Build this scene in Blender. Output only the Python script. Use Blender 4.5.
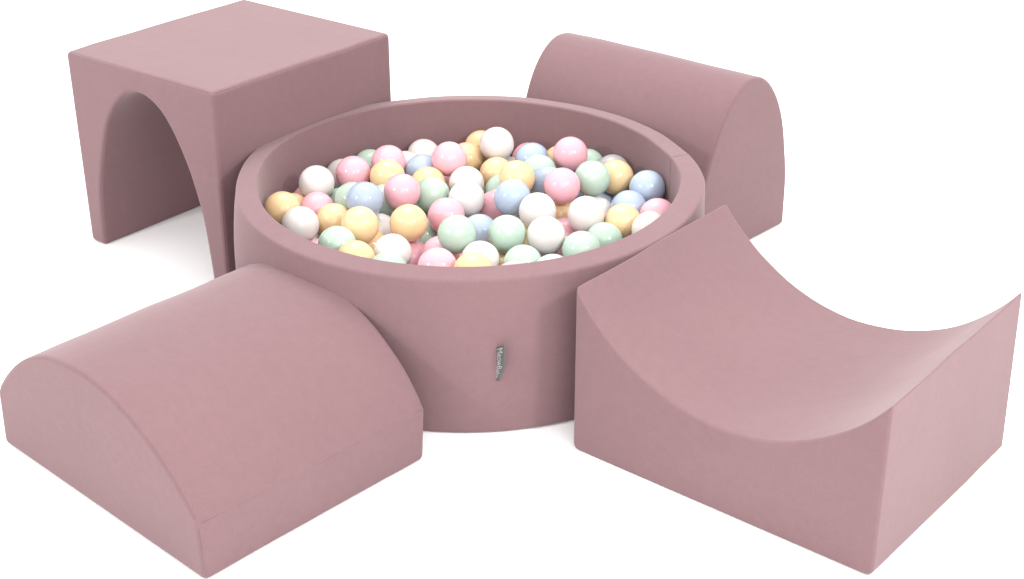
import bpy, bmesh, math, random
from mathutils import Vector, Matrix, noise

for o in list(bpy.data.objects): bpy.data.objects.remove(o)
scene = bpy.context.scene
C = scene.collection

# ------------------------------------------------------------------ camera
CAM = {'H': 1.47647, 'D': 2.76278, 'yaw': 0.00926, 'pit': 0.43875, 'roll': -0.00659, 'f': 1.55362, 'cx': -0.29565, 'cy': -0.57375, 'ph': 0.30672, 'rim': 0.04418}
PH, RIM, RO = CAM['ph'], CAM['rim'], 0.45          # pool height, wall thickness, outer radius
cd = bpy.data.cameras.new('camera'); cam = bpy.data.objects.new('camera', cd); C.objects.link(cam)
yaw, pit, roll = CAM['yaw'], CAM['pit'], CAM['roll']
fw = Vector((math.sin(yaw)*math.cos(pit), math.cos(yaw)*math.cos(pit), -math.sin(pit)))
rt = fw.cross(Vector((0,0,1))).normalized(); up = rt.cross(fw)
r2 = rt*math.cos(roll) + up*math.sin(roll); u2 = -rt*math.sin(roll) + up*math.cos(roll)
m = Matrix((r2, u2, -fw)).transposed().to_4x4(); m.translation = Vector((0, -CAM['D'], CAM['H']))
cam.matrix_world = m
cd.sensor_fit = 'HORIZONTAL'; cd.sensor_width = 36
cd.lens = CAM['f']*1000/1024*36
cd.shift_x = -(CAM['cx']*100)/1024
cd.shift_y = (CAM['cy']*100)/1024
cd.clip_start = 0.05; cd.clip_end = 100
scene.camera = cam

# ------------------------------------------------------------------ light: white studio, two softboxes
w = bpy.data.worlds.new('World'); scene.world = w; w.use_nodes = True
bg = w.node_tree.nodes['Background']; bg.inputs['Color'].default_value = (1,1,1,1); bg.inputs['Strength'].default_value = 1.3
def softbox(name, pos, target, size, power):
    l = bpy.data.lights.new(name, 'AREA'); l.shape = 'SQUARE'; l.size = size; l.energy = power; l.color = (1, 0.985, 0.965)
    o = bpy.data.objects.new(name, l); C.objects.link(o); o.location = pos
    o.rotation_euler = (Vector(target)-Vector(pos)).to_track_quat('-Z', 'Y').to_euler()
    return o
def cdir(a, b, c_, dist):                            # a right, b up, c towards the camera, from the pool centre
    return Vector((0,0,.25)) + (r2*a + u2*b - fw*c_).normalized()*dist
softbox('softbox_left', cdir(-.74, .23, .62, 3.4), (0,0,.2), .20, 25)
softbox('softbox_right', cdir(.55, .25, .80, 2.5), (0,0,.2), .26, 20)
softbox('softbox_overhead', (-.2, 1.3, 3.0), (0,.2,.2), 1.8, 44)
softbox('softbox_front', (.5, -3.0, 2.3), (.1,0,.2), 2.2, 40)
scene.view_settings.view_transform = 'Standard'; scene.view_settings.look = 'None'
scene.view_settings.exposure = 0.32; scene.view_settings.gamma = 1

# ------------------------------------------------------------------ materials
def new_mat(name):
    mt = bpy.data.materials.new(name); mt.use_nodes = True
    nt = mt.node_tree; return mt, nt, nt.nodes['Principled BSDF']
def velvet(name, col, wear=1.0):
    mt, nt, bs = new_mat(name); N = nt.nodes.new; L = nt.links.new
    tc = N('ShaderNodeTexCoord')
    n1 = N('ShaderNodeTexNoise'); n1.inputs['Scale'].default_value = 5; n1.inputs['Detail'].default_value = 4; n1.inputs['Roughness'].default_value = .6
    n2 = N('ShaderNodeTexNoise'); n2.inputs['Scale'].default_value = 420; n2.inputs['Detail'].default_value = 3
    n3 = N('ShaderNodeTexNoise'); n3.inputs['Scale'].default_value = 60; n3.inputs['Detail'].default_value = 5
    for n in (n1, n2, n3): L(tc.outputs['Object'], n.inputs['Vector'])
    def mix(a, bcol, sock, fac_lo, fac_hi):
        r = N('ShaderNodeMapRange'); r.inputs['From Min'].default_value = .35; r.inputs['From Max'].default_value = .65
        r.inputs['To Min'].default_value = fac_lo; r.inputs['To Max'].default_value = fac_hi; L(sock, r.inputs['Value'])
        h = N('ShaderNodeHueSaturation'); h.inputs['Color'].default_value = (1,1,1,1)
        if a is None: h.inputs['Color'].default_value = bcol
        else: L(a, h.inputs['Color'])
        L(r.outputs[0], h.inputs['Value']); return h.outputs['Color']
    c = mix(None, (*col, 1), n1.outputs['Fac'], 1-.02*wear, 1+.02*wear)
    c = mix(c, None, n2.outputs['Fac'], 1-.035*wear, 1+.035*wear)
    c = mix(c, None, n3.outputs['Fac'], 1-.02*wear, 1+.02*wear)
    L(c, bs.inputs['Base Color'])
    bs.inputs['Roughness'].default_value = .95
    bs.inputs['Specular IOR Level'].default_value = .15
    bs.inputs['Sheen Weight'].default_value = .22; bs.inputs['Sheen Roughness'].default_value = .45
    bs.inputs['Sheen Tint'].default_value = (1, .93, .93, 1)
    b1 = N('ShaderNodeBump'); b1.inputs['Strength'].default_value = .25; b1.inputs['Distance'].default_value = .0006
    L(n2.outputs['Fac'], b1.inputs['Height'])
    b2 = N('ShaderNodeBump'); b2.inputs['Strength'].default_value = .3; b2.inputs['Distance'].default_value = .006
    L(n1.outputs['Fac'], b2.inputs['Height']); L(b1.outputs['Normal'], b2.inputs['Normal'])
    L(b2.outputs['Normal'], bs.inputs['Normal'])
    return mt
PINK = (.193, .115, .1235)
M_foam = velvet('mauve_velvet', PINK)
M_seam = velvet('mauve_seam_thread', tuple(v*.985 for v in PINK))

def plastic(name, col, sss=.2, var=.03):
    mt, nt, bs = new_mat(name); N = nt.nodes.new; L = nt.links.new
    oi = N('ShaderNodeObjectInfo')
    r = N('ShaderNodeMapRange'); r.inputs['To Min'].default_value = 1-var*2; r.inputs['To Max'].default_value = 1+var; L(oi.outputs['Random'], r.inputs['Value'])
    h = N('ShaderNodeHueSaturation'); h.inputs['Color'].default_value = (*col, 1); L(r.outputs[0], h.inputs['Value'])
    L(h.outputs[0], bs.inputs['Base Color'])
    tc = N('ShaderNodeTexCoord'); n = N('ShaderNodeTexNoise'); n.inputs['Scale'].default_value = 30; L(tc.outputs['Object'], n.inputs['Vector'])
    rr = N('ShaderNodeMapRange'); rr.inputs['To Min'].default_value = .13; rr.inputs['To Max'].default_value = .19; L(n.outputs['Fac'], rr.inputs['Value'])
    L(rr.outputs[0], bs.inputs['Roughness'])
    bs.inputs['Specular IOR Level'].default_value = .4
    bs.inputs['Subsurface Weight'].default_value = sss
    bs.inputs['Subsurface Radius'].default_value = (1, .7, .6); bs.inputs['Subsurface Scale'].default_value = .008
    return mt
BALLMAT = {
    'w': plastic('white_plastic', (.635, .595, .575)),
    'p': plastic('pink_plastic', (.73, .385, .44)),
    'y': plastic('yellow_plastic', (.70, .505, .285)),
    'g': plastic('mint_plastic', (.39, .505, .42)),
    'b': plastic('blue_plastic', (.345, .415, .525)),
    's': plastic('silver_grey_plastic', (.33, .32, .32)),
}

# ------------------------------------------------------------------ helpers
def link(name, me, mats, parent=None):
    o = bpy.data.objects.new(name, me); C.objects.link(o)
    for mt in (mats if isinstance(mats, list) else [mats]): me.materials.append(mt)
    if parent: o.parent = parent
    return o
def bm_mesh(bm, smooth=True):
    me = bpy.data.meshes.new('m'); bmesh.ops.recalc_face_normals(bm, faces=bm.faces); bm.to_mesh(me); bm.free()
    if smooth: me.polygons.foreach_set('use_smooth', [True]*len(me.polygons))
    return me
def thing(name, label, cat, loc=(0,0,0), rz=0, group=None):
    o = bpy.data.objects.new(name, None); C.objects.link(o); o.location = loc; o.rotation_euler = (0,0,rz)
    o.empty_display_size = .05
    o['label'] = label; o['category'] = cat
    if group: o['group'] = group
    return o
def tube(bm, pts, r, n=6, closed=False):
    rings = []; N = len(pts)
    for i, p in enumerate(pts):
        a = pts[(i-1) % N] if (i or closed) else pts[0]; b = pts[(i+1) % N] if (i < N-1 or closed) else pts[-1]
        t = (b-a).normalized(); s = t.cross(Vector((0,0,1)))
        if s.length < .2: s = t.cross(Vector((0,1,0)))
        s.normalize(); u = s.cross(t)
        rings.append([bm.verts.new(p + (s*math.cos(2*math.pi*k/n) + u*math.sin(2*math.pi*k/n))*r) for k in range(n)])
    for i in range(N if closed else N-1):
        A, B = rings[i], rings[(i+1) % N]
        for k in range(n): bm.faces.new((A[k], A[(k+1) % n], B[(k+1) % n], B[k]))
    if not closed:
        bm.faces.new(rings[0]); bm.faces.new(rings[-1][::-1])

# ------------------------------------------------------------------ ground
bm = bmesh.new(); bmesh.ops.create_grid(bm, x_segments=1, y_segments=1, size=14)
mt, nt, bs = new_mat('white_studio_floor')
n = nt.nodes.new('ShaderNodeTexNoise'); n.inputs['Scale'].default_value = 2
rr = nt.nodes.new('ShaderNodeMapRange'); rr.inputs['To Min'].default_value = .93; rr.inputs['To Max'].default_value = .95
nt.links.new(n.outputs['Fac'], rr.inputs['Value']); nt.links.new(rr.outputs[0], bs.inputs['Base Color'])
bs.inputs['Roughness'].default_value = .9; bs.inputs['Specular IOR Level'].default_value = .1
fl = link('floor', bm_mesh(bm, False), mt); fl['kind'] = 'structure'
fl.location.z = 0

# ------------------------------------------------------------------ foam blocks
def arc(W, sag, e, n=36):                            # circular arc of width W and rise sag, slightly fuller or flatter by e
    R = (W*W/4 + sag*sag)/(2*sag); t0 = math.asin(min(1, W/2/R))
    if sag > W/2: t0 = math.pi - t0
    out = []
    for i in range(n+1):
        t = -t0 + 2*t0*i/n; z = R*math.cos(t) - (R-sag)
        out.append((W/2 + R*math.sin(t), z + e*z*(sag-z)/sag))
    return out
def half_ellipse(W, h, n=36):
    return [(W/2 - W/2*math.cos(math.pi*i/n), h*math.sin(math.pi*i/n)) for i in range(n+1)]

def foam(name, label, cat, params, off, profile, bev, group=None, grow=.003):
    ox, oy, rot, W, L, H = params[:6]
    root = thing(name, label, cat, (ox, oy, 0), rot, group)
    inv = Matrix.Rotation(-rot, 3, 'Z')
    offs = [inv @ Vector(v) for v in off]
    def warp(p):                                     # hand-made foam is never a perfect prism: corners sit a few mm out
        a, b, e = p.x/W, p.y/L, p.z/H
        q = Vector((W/2 + (p.x-W/2)*(1+2*grow/W), L/2 + (p.y-L/2)*(1+2*grow/L), p.z*(1+grow/H)))
        for i in range(8):
            q += offs[i] * ((a if i & 1 else 1-a)*(b if i & 2 else 1-b)*(e if i & 4 else 1-e))
        n3 = noise.noise_vector(q*7 + Vector((ox*9, oy*9, 0)))*.0022 + noise.noise_vector(q*19 + Vector((oy*9, ox*9, 4)))*.0008
        n3.z *= min(1, p.z/.05); q += n3                  # hand-filled covers wander a millimetre or two
        return q
    bm = bmesh.new(); NY = 16
    rows = [[bm.verts.new((x, L*j/NY, z)) for x, z in profile] for j in range(NY+1)]
    n = len(profile)
    for j in range(NY):
        for i in range(n):
            bm.faces.new((rows[j][i], rows[j][(i+1) % n], rows[j+1][(i+1) % n], rows[j+1][i]))
    bm.faces.new(rows[0]); bm.faces.new(rows[-1][::-1])
    bmesh.ops.recalc_face_normals(bm, faces=bm.faces)
    sharp = []
    for e in bm.edges:
        ang = e.calc_face_angle(0) if len(e.link_faces) == 2 else 0
        if ang > math.radians(60): sharp.append(e)
        elif ang > math.radians(20): e.smooth = False    # a shallow sewn fold: a crease, not a rounded edge
    bmesh.ops.bevel(bm, geom=sharp, offset=bev, segments=5, profile=.5, affect='EDGES', clamp_overlap=True)
    for v in bm.verts: v.co = warp(v.co)
    body = link('foam_body', bm_mesh(bm), M_foam, root)
    wn = body.modifiers.new('wn', 'WEIGHTED_NORMAL'); wn.keep_sharp = True; wn.weight = 80
    # sewn seams: one mesh each, running along the crest of every rounded edge that is not on the ground
    pv = [Vector((x, 0, z)) for x, z in profile]
    nrm = [Vector((-(pv[(i+1) % n]-pv[i]).z, 0, (pv[(i+1) % n]-pv[i]).x)).normalized() for i in range(n)]   # outward side normal of edge i
    turn = [nrm[i-1].angle(nrm[i]) for i in range(n)]
    corners = [i for i in range(n) if turn[i] > math.radians(20)]
    def sink(theta): return (bev/math.tan(theta/2))*(1/math.cos(theta/2)-1)
    def seam(path):
        path = [warp(p) for p in path]
        sb = bmesh.new(); tube(sb, path, .0006, 6)
        link('seam', bm_mesh(sb), M_seam, root)
    for i in corners:
        if pv[i].z < 1e-4: continue
        p = pv[i] - (nrm[i-1]+nrm[i]).normalized()*(sink(turn[i]) if turn[i] > math.radians(60) else .0001)
        seam([p + Vector((0, bev + (L-2*bev)*k/8, 0)) for k in range(9)])
    k45 = bev*(1-math.sqrt(.5))
    for a, c in zip(corners, corners[1:]+[corners[0]+n]):
        idx = list(range(a, c+1))
        if all(pv[i % n].z < 1e-4 for i in idx): continue
        pts = []
        for i in idx:
            nn = nrm[a % n] if i == a else nrm[(c-1) % n] if i == c else (nrm[(i-1) % n]+nrm[i % n]).normalized()
            pts.append(pv[i % n] - nn*k45)
        pts[0] = pts[0] + (pts[1]-pts[0]).normalized()*min(bev, (pts[1]-pts[0]).length*.9)
        pts[-1] = pts[-1] + (pts[-2]-pts[-1]).normalized()*min(bev, (pts[-2]-pts[-1]).length*.9)
        for y in (k45, L-k45): seam([p + Vector((0, y, 0)) for p in pts])
    return root

GB = 'soft mauve foam blocks around the ball pit'
P = [-0.8363, 0.3608, -0.7028, 0.4493, 0.497, 0.4416, 0.1783, 0.394, 0.9972]; O = [[0.0016, 0.0029, 0.0], [-0.0012, 0.003, 0.0002], [0.0057, -0.005, -0.0004], [0.0038, -0.0004, -0.0], [-0.0035, -0.0015, -0.0033], [0.0002, -0.0002, 0.0057], [-0.0024, -0.0018, -0.005], [0.0015, 0.0, -0.0001]]
W, H, a, h = P[3], P[5], P[6], P[7]; b = W/2 - a
prof = [(0,0), (0,H), (W,H), (W,0), (W-b,0)] + [(b+x, z) for x, z in half_ellipse(2*a, h)][::-1][1:-1] + [(b,0)]
foam('tunnel_block', 'tall mauve foam cube with an arched tunnel through it, behind the ball pit', 'foam block', P, O, prof, .0095, GB)
P = [-0.8078, -0.459, -0.7806, 0.5628, 0.463, 0.2544, 0.1047, 1.0386]; O = [[-0.001, -0.001, 0.0004], [0.002, 0.0055, 0.0004], [-0.0006, 0.0015, 0.0001], [-0.0046, -0.0003, -0.0001], [0.0008, 0.005, -0.0023], [-0.0036, 0.0042, -0.0075], [0.0052, 0.0054, 0.0102], [0.0084, -0.0061, -0.0094]]
W, H, s, e = P[3], P[5], P[6], P[7]-1
prof = [(0,0)] + [(x, s+z) for x, z in arc(W, H-s, e)] + [(W,0)]
foam('hump_block', 'low wide mauve foam block with a gently domed top, at front left', 'foam block', P, O, prof, .0095, GB)
P = [0.1748, -0.4921, -0.7174, 0.5677, 0.46, 0.3068, 0.154, 0.9045]; O = [[0.0015, -0.0053, -0.001], [0.0005, 0.0026, 0.0004], [0.0043, 0.0153, 0.0008], [0.0043, -0.0019, 0.0003], [-0.0003, 0.0016, 0.0017], [-0.0044, -0.0101, 0.0046], [-0.0007, 0.0024, -0.004], [-0.0014, 0.0022, -0.0016]]
W, H, s, e = P[3], P[5], P[6], P[7]-1
rc = .014                                            # the bottom corners of this one are well rounded
low = [(rc - rc*math.sin(math.radians(15*k)), rc - rc*math.cos(math.radians(15*k))) for k in range(7)]
prof = low + [(x, H-z) for x, z in arc(W, s, e)] + [(W-x, z) for x, z in low[::-1]]
foam('cradle_block', 'mauve foam block with a deep scooped hollow top, touching the ball pit at right', 'foam block', P, O, prof, .0075, GB, .0012)
P = [0.4776, 0.1645, 0.8367, 0.339, 0.5022, 0.3859, 0.0733, 0.9977]; O = [[-0.0053, 0.0156, 0.0008], [0.0005, -0.0039, -0.0002], [0.0101, -0.0009, -0.0], [0.0006, -0.0, 0.0], [0.0043, -0.0018, -0.0019], [-0.0026, 0.0026, 0.0048], [-0.0014, 0.0004, 0.0002], [-0.01, -0.0017, -0.0071]]
W, H, s = P[3], P[5], P[6]
prof = [(0,0)] + [(x, s+z) for x, z in half_ellipse(W, H-s)] + [(W,0)]
foam('arch_block', 'narrow mauve foam block with a steep rounded top, behind the ball pit at right', 'foam block', P, O, prof, .0095, GB)

# ------------------------------------------------------------------ round pool
pool = thing('ball_pit', 'round mauve foam ball pit filled with pastel balls, small grey tag on its wall', 'ball pit')
def dr(deg):                                         # the foam ring is not a perfect circle
    def g(c_, w_): d = (deg-c_+180) % 360-180; return math.exp(-(d/w_)**2)
    return .0045*g(152, 14) - .003*g(184, 11) + .003*g(-4, 9) - .003*g(20, 9) + .0008*math.sin(math.radians(deg*3+40))
def ring(bm, prof, seg=240):
    R = []
    for k in range(seg):
        t = 2*math.pi*k/seg; q = dr(math.degrees(t))
        d = (math.degrees(t)-190+180) % 360-180
        side = .007*math.exp(-(d/32)**2)                 # the wall swells below the rim on the left
        row = []
        for r, z in prof:
            k2 = side*math.sin(math.pi*min(1, max(0, (TO-z)/.25)))**.8 if r > RO-.004 and z < TO-.008 else 0
            nz = noise.noise(Vector((math.cos(t)*5, math.sin(t)*5, z*6)))*.0012
            sh = min(1, max(0, (RO-r)/RIM))*(1 if z > .1 else 0)     # the hole sits a few mm off centre
            row.append(bm.verts.new(((r+q+k2+nz)*math.cos(t) - .0025*sh, (r+q+k2+nz)*math.sin(t) - .003*sh, z + (nz*.6 if z > .2 else 0))))
        R.append(row)
    n = len(prof)
    for k in range(seg):
        A, B = R[k], R[(k+1) % seg]
        for i in range(n): bm.faces.new((A[i], A[(i+1) % n], B[(i+1) % n], B[i]))
def corner(cr, cz, r, a0, a1, n=6):
    return [(cr + r*math.cos(math.radians(a0+(a1-a0)*i/n)), cz + r*math.sin(math.radians(a0+(a1-a0)*i/n))) for i in range(n+1)]
RI = RO - RIM - .001
def bow(r0, z0, z1, k, n=10):
    return [(r0 + k*math.sin(math.pi*i/n), z0+(z1-z0)*i/n) for i in range(1, n)]
TO, TI = PH-.004, PH+.002                              # the rim slopes outwards a little
pr = (corner(RO-.010, .010, .010, 270, 360) + bow(RO, .010, TO-.006, .0035) + corner(RO-.006, TO-.006, .006, 0, 83)
      + corner(RI+.004, TI-.004, .004, 83, 180) + [(RI, PH*.5), (RI, .02), (RI, .0)])
bm = bmesh.new(); ring(bm, pr)
pw = link('padded_wall', bm_mesh(bm), M_foam, pool)
wn = pw.modifiers.new('wn', 'WEIGHTED_NORMAL'); wn.weight = 90
bm = bmesh.new(); bmesh.ops.create_cone(bm, cap_ends=True, segments=96, radius1=RI-.006, radius2=RI-.006, depth=.02)
bmesh.ops.translate(bm, verts=bm.verts, vec=(0,0,.012))
link('floor_mat', bm_mesh(bm, False), M_foam, pool)
# closing seam across the rim and down both faces of the wall
bm = bmesh.new()
t0, t1 = math.radians(9.0), math.radians(12.5)
path = []
for r, z in pr[6:-1]:
    t = t0 + (t1-t0)*(r-RI)/(RO-RI); q = dr(math.degrees(t))
    path.append(Vector(((r+q)*math.cos(t), (r+q)*math.sin(t), z)))
tube(bm, path, .0007, 6)
sm_ = link('closing_seam', bm_mesh(bm), M_seam, pool)
for v in sm_.data.vertices:
    if math.hypot(v.co.x, v.co.y) < RI+.003: v.co.x -= .0022; v.co.y -= .0026

# ------------------------------------------------------------------ woven side tag, sewn in by its edge and standing out from the wall
def tag_mats():
    mt, nt, bs = new_mat('grey_satin_ribbon'); bs.inputs['Roughness'].default_value = .5
    wv = nt.nodes.new('ShaderNodeTexNoise'); wv.inputs['Scale'].default_value = 300
    cr = nt.nodes.new('ShaderNodeMapRange'); cr.inputs['To Min'].default_value = .06; cr.inputs['To Max'].default_value = .13
    nt.links.new(wv.outputs['Fac'], cr.inputs['Value']); nt.links.new(cr.outputs[0], bs.inputs['Base Color'])
    m2, n2, b2 = new_mat('silver_thread'); b2.inputs['Base Color'].default_value = (.6,.61,.64,1); b2.inputs['Roughness'].default_value = .5
    n = n2.nodes.new('ShaderNodeTexNoise'); n.inputs['Scale'].default_value = 500
    c2 = n2.nodes.new('ShaderNodeMapRange'); c2.inputs['To Min'].default_value = .3; c2.inputs['To Max'].default_value = .5
    n2.links.new(n.outputs['Fac'], c2.inputs['Value']); n2.links.new(c2.outputs[0], b2.inputs['Base Color'])
    return mt, m2
M_tag, M_thread = tag_mats()
TZ0, TZ1 = .111, .171
def tag_pt(u, v, side=0.0):                           # u out from the wall 0..1, v up 0..1
    z = TZ0 + (TZ1-TZ0)*v
    out = .001 + u*.024*(.35 + .65*min(1, v*1.6))
    swing = .0142*u*(.4 + .6*min(1, v*2.2))
    ang = math.radians(-84.5); er = Vector((math.cos(ang), math.sin(ang), 0)); et = Vector((-math.sin(ang), math.cos(ang), 0))
    zz = z - .006*u*(1-v)**2*0 + .019*u*v
    return er*(RO + dr(-84.5) + out - .002) + et*(swing + side - .0012) + Vector((0,0,zz))
bm = bmesh.new(); nu, nv = 8, 16; g = []
for s in (-.0005, .0005): g.append([[bm.verts.new(tag_pt(i/nu, j/nv, s*(1 + 2.6*math.sin(i/nu*3.14)))) for j in range(nv+1)] for i in range(nu+1)])
for k in (0, 1):
    for i in range(nu):
        for j in range(nv): bm.faces.new((g[k][i][j], g[k][i+1][j], g[k][i+1][j+1], g[k][i][j+1]))
for i in range(nu):
    for j in (0, nv): bm.faces.new((g[0][i][j], g[0][i+1][j], g[1][i+1][j], g[1][i][j]))
for j in range(nv):
    for i in (0, nu): bm.faces.new((g[0][i][j], g[0][i][j+1], g[1][i][j+1], g[1][i][j]))
tg = link('fabric_tag', bm_mesh(bm), M_tag, pool)
cu = bpy.data.curves.new('t', 'FONT'); cu.body = 'MeowBaby'; cu.size = 1; cu.align_x = 'CENTER'; cu.align_y = 'CENTER'; cu.resolution_u = 2
to = bpy.data.objects.new('t', cu); C.objects.link(to); bpy.context.view_layer.update()
me = bpy.data.meshes.new_from_object(to.evaluated_get(bpy.context.evaluated_depsgraph_get()))
bpy.data.objects.remove(to)
xs = [v.co.x for v in me.vertices]; ys = [v.co.y for v in me.vertices]
x0, x1, y0, y1 = min(xs), max(xs), min(ys), max(ys)
bm = bmesh.new(); bm.from_mesh(me)
bmesh.ops.subdivide_edges(bm, edges=bm.edges, cuts=1)
for v in bm.verts:                                    # reads downwards along the ribbon
    v.co = tag_pt(.12 + .76*(v.co.y-y0)/(y1-y0), .94 - .88*(v.co.x-x0)/(x1-x0), -.0022)
me2 = bpy.data.meshes.new('m'); bm.to_mesh(me2); bm.free()
tx = link('lettering', me2, M_thread, tg)

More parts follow.
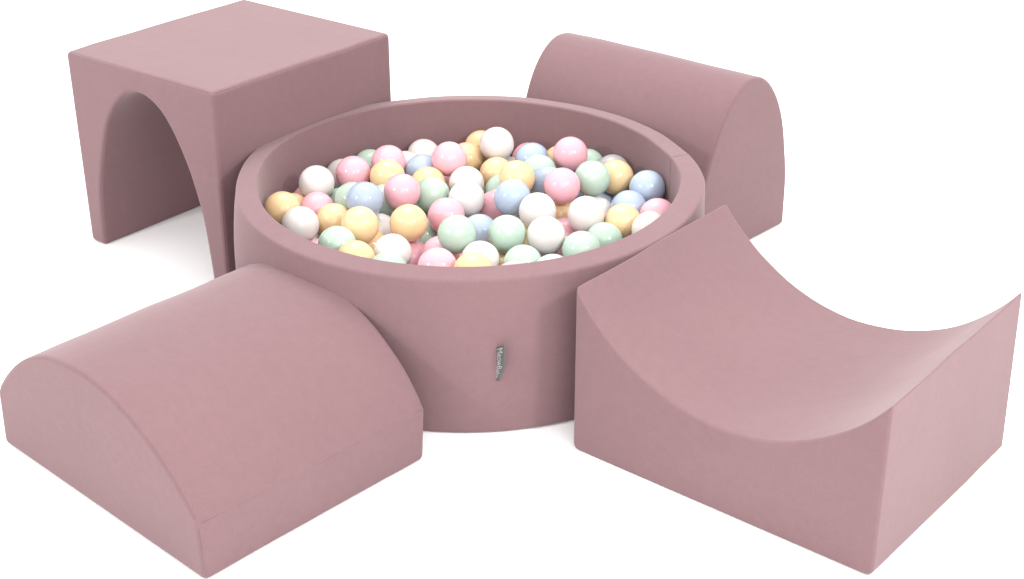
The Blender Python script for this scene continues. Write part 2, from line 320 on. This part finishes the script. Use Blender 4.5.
# ------------------------------------------------------------------ balls
RB = .0363
def ball_mesh(k):
    bm = bmesh.new(); bmesh.ops.create_uvsphere(bm, u_segments=56, v_segments=32, radius=RB)
    for v in bm.verts:                                # faint moulding ridge round the middle
        if abs(v.co.z) < .0004: v.co *= 1.0035
    me = bm_mesh(bm); me.materials.append(BALLMAT[k]); return me
MESH = {k: ball_mesh(k) for k in BALLMAT}
KIND = {'w': 'white', 'p': 'pink', 'y': 'yellow', 'g': 'mint green', 'b': 'pale blue', 's': 'silver grey'}
random.seed(4)
def ball(x, y, z, k, label, group):
    o = bpy.data.objects.new('play_ball', MESH[k]); C.objects.link(o); o.location = (x, y, z)
    o.rotation_euler = (random.uniform(0, 6.28), random.uniform(0, 6.28), random.uniform(0, 6.28))
    o['label'] = label; o['category'] = 'ball'; o['group'] = group
TOP = [
    (-0.3075, 0.1223, 0.2356, 'w', "large cream white ball resting highest at the left, beside the pool's inner wall"),
    (-0.2657, 0.2524, 0.1959, 'w', 'cream white ball half hidden behind the first pink ball at back left'),
    (-0.2381, 0.1925, 0.2268, 'p', 'first pink ball at back left, in front of a cream white ball'),
    (-0.2105, 0.3000, 0.1977, 'g', 'mint green ball touching the back wall, between two pink balls at left'),
    (-0.1671, 0.2366, 0.2323, 'p', 'pink ball at back left, above a yellow ball and beside the mint ball'),
    (-0.1664, 0.1637, 0.2304, 'y', 'yellow ball below the back left pink ball and above another pink ball'),
    (-0.2314, 0.0611, 0.2246, 'g', 'mint green ball mostly hidden behind the pale blue ball at left'),
    (-0.2031, -0.0005, 0.2516, 'b', 'pale blue ball at left, sitting above the big yellow ball'),
    (-0.1323, 0.0507, 0.2459, 'p', 'pink ball left of centre, directly above a round yellow ball'),
    (-0.1709, 0.0960, 0.2038, 'g', 'mint green ball deep between the left pale blue ball and the pink ball beside it'),
    (-0.3293, 0.1609, 0.1777, 'p', 'dusky pink ball peeking out from behind the highest left-hand white ball'),
    (-0.3661, 0.0169, 0.2252, 'y', "orange-yellow ball farthest left, pressed against the pool's inner wall"),
    (-0.3545, 0.0933, 0.1880, 'y', 'small visible slice of orange-yellow ball behind the leftmost yellow ball'),
    (-0.3015, 0.0481, 0.2095, 'p', 'pink ball just below the highest left-hand white ball'),
    (-0.3243, -0.0521, 0.2235, 'w', 'greyish white ball at far left by the front rim, below the leftmost yellow ball'),
    (-0.2632, -0.0139, 0.2125, 'y', 'yellow ball tucked left of the big yellow ball, below the pale blue one'),
    (-0.2069, -0.0973, 0.2425, 'y', 'big bright yellow ball at left, directly below the pale blue ball'),
    (-0.2456, -0.1578, 0.2304, 'g', 'mint green ball at front left, lower left of the big yellow ball'),
    (-0.2076, -0.2200, 0.2295, 'y', 'yellow ball cut off by the front rim at left, below the big yellow ball'),
    (-0.1768, 0.0106, 0.1784, 'w', 'cream ball with yellow reflections, right behind the big yellow ball at left'),
    (-0.1937, -0.0603, 0.1811, 'y', 'tan yellow ball low in a gap under the big yellow left-hand ball'),
    (-0.1424, -0.1873, 0.2269, 'w', 'white ball at front left, above a mint ball half hidden by the rim'),
    (-0.1472, -0.2607, 0.2260, 'g', 'mint green ball almost hidden by the front rim, below the front left white ball'),
    (-0.1355, 0.2914, 0.1962, 'w', 'whitish sliver of a ball at back left, between a pink and a white ball'),
    (-0.0972, 0.3534, 0.1988, 'w', 'white ball at the back wall, above a pale blue ball and left of pink'),
    (-0.0971, 0.2316, 0.2124, 'b', 'pale blue ball under the white ball at the back wall, left of the pink one'),
    (-0.0837, 0.1600, 0.2147, 'y', 'yellow ball between pale blue ball above and mint ball below, left of centre'),
    (-0.0744, 0.0881, 0.2223, 'g', 'mint green ball left of centre, right of a pink ball and below a yellow one'),
    (-0.0399, 0.2071, 0.2504, 'p', 'raised pink ball at back centre, left of two yellow balls'),
    (-0.0043, 0.2999, 0.2113, 'y', 'yellow ball directly right of the raised back centre pink ball'),
    (0.0275, 0.3655, 0.2127, 'y', 'yellow ball at the back wall behind the topmost white ball'),
    (0.0597, 0.2821, 0.2524, 'w', 'topmost white ball of the whole heap, at the back wall near the centre'),
    (-0.0461, 0.2587, 0.1680, 'p', 'dark pink ball in the gap beneath the raised back centre pink ball'),
    (-0.0050, 0.1517, 0.2183, 'w', 'white ball near the centre, upper one of two overlapping white balls'),
    (-0.0048, 0.0520, 0.2289, 'w', 'white ball near the centre, lower one of two overlapping white balls'),
    (0.0581, 0.2244, 0.2079, 'y', 'yellow ball directly below the topmost white ball'),
    (0.0958, 0.0894, 0.2558, 'y', 'yellow ball at centre, resting just above the central pale blue ball'),
    (0.0674, 0.1527, 0.1988, 'g', 'mint green sliver of ball left of the central pale blue ball'),
    (0.0851, 0.0180, 0.2456, 'b', 'pale blue ball at the centre, above a mint green ball'),
    (0.1291, 0.3430, 0.1920, 'p', 'pink ball by the back wall peeking over the back pale blue ball'),
    (0.0811, 0.2889, 0.1829, 'w', 'pinkish white sliver of ball just right of the topmost white ball'),
    (0.1340, 0.2609, 0.2247, 'b', 'pale blue ball by the back wall, right of the topmost white ball'),
    (0.1441, 0.1888, 0.2281, 'g', "mint green ball below the back wall's pale blue ball, right of centre"),
    (0.1587, 0.1175, 0.2317, 'b', 'bluish grey ball between the central yellow ball and the lower right-hand pink ball'),
    (0.1945, 0.3107, 0.1976, 'y', 'orange-yellow ball peeking out left of the upper right-hand pink ball'),
    (0.2113, 0.2250, 0.2515, 'p', 'upper right-hand pink ball, raised near the back wall'),
    (0.1839, 0.0529, 0.2542, 'p', 'lower right-hand pink ball, left of a mint green ball'),
    (0.2469, 0.0935, 0.2524, 'g', 'mint green ball at right, between pink ball and yellow ball'),
    (0.2516, 0.2665, 0.2072, 'g', 'mint green ball at the back wall, right behind the upper right-hand pink ball'),
    (0.2989, 0.1411, 0.2338, 'y', 'yellow ball at back right, right of the mint green ball'),
    (0.2991, 0.2119, 0.2162, 's', 'silver grey ball peeking out above the back right yellow ball'),
    (0.3567, 0.0842, 0.2339, 'b', "pale blue ball farthest right, pressed against the pool's inner wall"),
    (0.3149, 0.0276, 0.2151, 'b', 'pale blue ball at right, lower left of the farthest right blue ball'),
    (0.3657, -0.0244, 0.2207, 'p', 'pink ball farthest right, partly hidden by the rim'),
    (0.3432, -0.1010, 0.2276, 'w', 'white ball farthest right, cut off by the front rim, below the pink one'),
    (0.2961, -0.0459, 0.2194, 'y', 'tan yellow ball at right, left of the farthest right white ball'),
    (0.2650, 0.1432, 0.1692, 'b', 'greyish blue ball low in a gap under the right-hand mint and yellow balls'),
    (0.2555, 0.0602, 0.1881, 'w', 'white ball mostly hidden behind the big white ball at right'),
    (0.2249, -0.0419, 0.2345, 'w', 'big white ball at right, below the lower right-hand pink ball'),
    (0.2550, -0.1050, 0.2077, 'g', 'mint green ball at front right, right of another mint ball'),
    (0.2065, -0.1833, 0.2266, 'g', 'mint green ball at front right by the rim, below the big right-hand white ball'),
    (0.1426, -0.1432, 0.2390, 'w', 'big white ball in front, right of centre, between two mint green balls'),
    (0.1316, -0.0379, 0.2411, 'w', 'white ball right of the central pale blue ball, behind a bigger white one'),
    (0.1833, 0.0692, 0.1830, 'y', 'orange ball deep in the gap under the lower right-hand pink ball'),
    (0.1876, -0.0064, 0.1726, 'p', 'pink ball deep in the gap right of the front centre-right white ball'),
    (0.1685, -0.1033, 0.1837, 'p', 'pink ball low in the gap between front white ball and front mint ball'),
    (0.0967, -0.2302, 0.2223, 'g', 'mint green ball in front by the rim, lower right of the central mint ball'),
    (0.1480, -0.2817, 0.2278, 'w', 'white ball almost hidden by the front rim, right of a mint green ball'),
    (0.0782, -0.3025, 0.2253, 'p', 'pink sliver of ball at the front rim, left of the front mint ball'),
    (0.0700, -0.1360, 0.2393, 'g', 'central mint green ball directly below the central pale blue ball'),
    (0.0194, -0.0317, 0.1941, 'b', 'steel blue ball low in the gap between the two central mint green balls'),
    (0.0534, 0.0812, 0.1952, 'p', 'pink ball tucked left of and behind the central pale blue ball'),
    (-0.0230, -0.1587, 0.2506, 'g', 'mint green ball in front of the pink ball, left of centre'),
    (-0.0449, -0.0081, 0.2190, 'p', 'pink ball left of centre, partly covered by a mint green ball'),
    (-0.1154, -0.0815, 0.2387, 'y', 'round orange-yellow ball left of centre, directly below a pink ball'),
    (0.0194, -0.2104, 0.2216, 'w', 'white ball at front centre, behind a yellow ball cut off by the rim'),
    (0.0063, -0.2811, 0.2339, 'y', 'yellow ball cut off by the front rim at centre'),
    (-0.0586, -0.2484, 0.2272, 'p', 'pink ball at the front rim, left of the yellow centre ball'),
    (-0.0549, -0.1271, 0.1931, 'p', 'pink ball at front, mostly hidden between a mint ball and a pink ball'),
    (-0.1100, -0.0877, 0.1662, 'p', 'dark red-pink ball deep in the gap right of the front left white ball'),
    (-0.0925, 0.0128, 0.1678, 'g', 'grey-green ball deep in the gap right of the round orange-yellow ball'),
    (0.0612, -0.1162, 0.1697, 'y', 'dark yellow ball deep in the gap under the central mint green ball'),
    (-0.0229, -0.0750, 0.1535, 'p', 'red-pink ball deep in the gap below the mint ball, left of front centre'),
    (0.1133, -0.0356, 0.1706, 'y', 'dark yellow ball deep in the gap left of the front white ball, right of centre'),
    (0.1088, 0.0367, 0.1792, 'w', 'peach white ball deep in the gap below the central pale blue ball'),
    (-0.2612, 0.1351, 0.1808, 'g', 'shaded green ball glimpsed between the left mint ball and the yellow one below'),
    (0.2264, 0.2099, 0.1688, 'b', 'shaded blue ball glimpsed left of the right-hand mint green ball'),
    (-0.2894, -0.0902, 0.1721, 'p', 'dark pink ball glimpsed under the front left mint ball by the rim'),
    (-0.3000, -0.0213, 0.1497, 'w', 'shaded white ball glimpsed in the gap left of the front left mint ball'),
    (-0.1125, 0.0921, 0.1603, 'g', 'dark green ball glimpsed in the gap above the orange-yellow ball left of centre'),
    (0.0412, 0.2376, 0.1372, 'y', 'dark yellow sliver of ball glimpsed right of the two overlapping white balls'),
    (0.2943, 0.2184, 0.1438, 'p', 'dark pink ball glimpsed under the back right yellow ball'),
    (-0.3091, 0.1205, 0.1145, 'y', 'dark yellow ball glimpsed above the front left mint ball'),
    (0.1108, 0.2207, 0.1506, 'g', 'dark green ball glimpsed right behind the central pale blue ball'),
]
for x, y, z, k, lab in TOP: ball(x, y, z, k, lab, 'pastel play balls in the ball pit')
# the layer beneath, seen only through the gaps
UNDER = [
    (0.0560, 0.0972, 0.1232, 'y'), (0.0581, -0.0346, 0.1200, 'b'), (-0.2628, 0.2555, 0.1232, 'b'),
    (0.0335, 0.1675, 0.1189, 'g'), (-0.0288, -0.0092, 0.1225, 'g'), (-0.0332, 0.1861, 0.1600, 'y'),
    (0.2760, -0.0048, 0.1627, 'p'), (-0.1916, 0.3125, 0.1284, 'b'), (-0.3282, 0.0503, 0.1188, 'w'),
    (0.1617, -0.0531, 0.1191, 'p'), (-0.0256, -0.2632, 0.1639, 'p'), (0.2717, -0.1113, 0.1218, 'g'),
    (-0.0757, -0.3109, 0.1867, 'g'), (-0.0395, 0.0628, 0.1190, 'w'), (-0.1261, 0.3441, 0.1326, 'w'),
    (-0.0068, 0.1178, 0.1538, 'w'), (-0.1141, -0.2061, 0.1624, 'b'), (-0.1398, -0.2894, 0.1594, 'w'),
    (0.0487, -0.2585, 0.1753, 'y'), (0.1227, 0.3454, 0.1194, 'y'), (-0.1648, -0.1448, 0.1711, 'p'),
    (-0.1926, 0.1524, 0.1633, 'p'), (0.3303, 0.1588, 0.1222, 'g'), (0.0304, 0.0305, 0.1377, 'p'),
    (0.1460, -0.2113, 0.1717, 'b'), (0.1896, 0.3137, 0.1201, 'y'), (-0.2405, -0.1982, 0.1661, 'b'),
    (-0.2351, -0.1103, 0.1279, 'w'), (-0.1262, 0.2724, 0.1198, 'p'), (-0.1456, 0.2079, 0.1636, 'y'),
    (0.2481, 0.2698, 0.1204, 'g'), (0.1183, 0.1085, 0.1719, 'y'), (0.1396, -0.2790, 0.1452, 'y'),
    (0.0025, -0.1671, 0.1654, 'y'), (0.0100, 0.3014, 0.1209, 'w'), (-0.1646, -0.0945, 0.1184, 'b'),
    (-0.0460, -0.1356, 0.1202, 'b'), (0.2240, -0.0667, 0.1542, 'p'), (-0.3579, -0.0791, 0.1497, 'b'),
    (0.1969, -0.1251, 0.1200, 'w'), (-0.0635, 0.3095, 0.1187, 'w'), (-0.1802, 0.0570, 0.1223, 'w'),
    (-0.3080, 0.1986, 0.1191, 'b'), (-0.1498, -0.0232, 0.1198, 'p'),
]
for x, y, z, k in UNDER: ball(x, y, z, k, KIND[k] + ' ball buried under the top layer of balls, barely seen through the gaps', 'buried ' + KIND[k] + ' balls under the top layer')
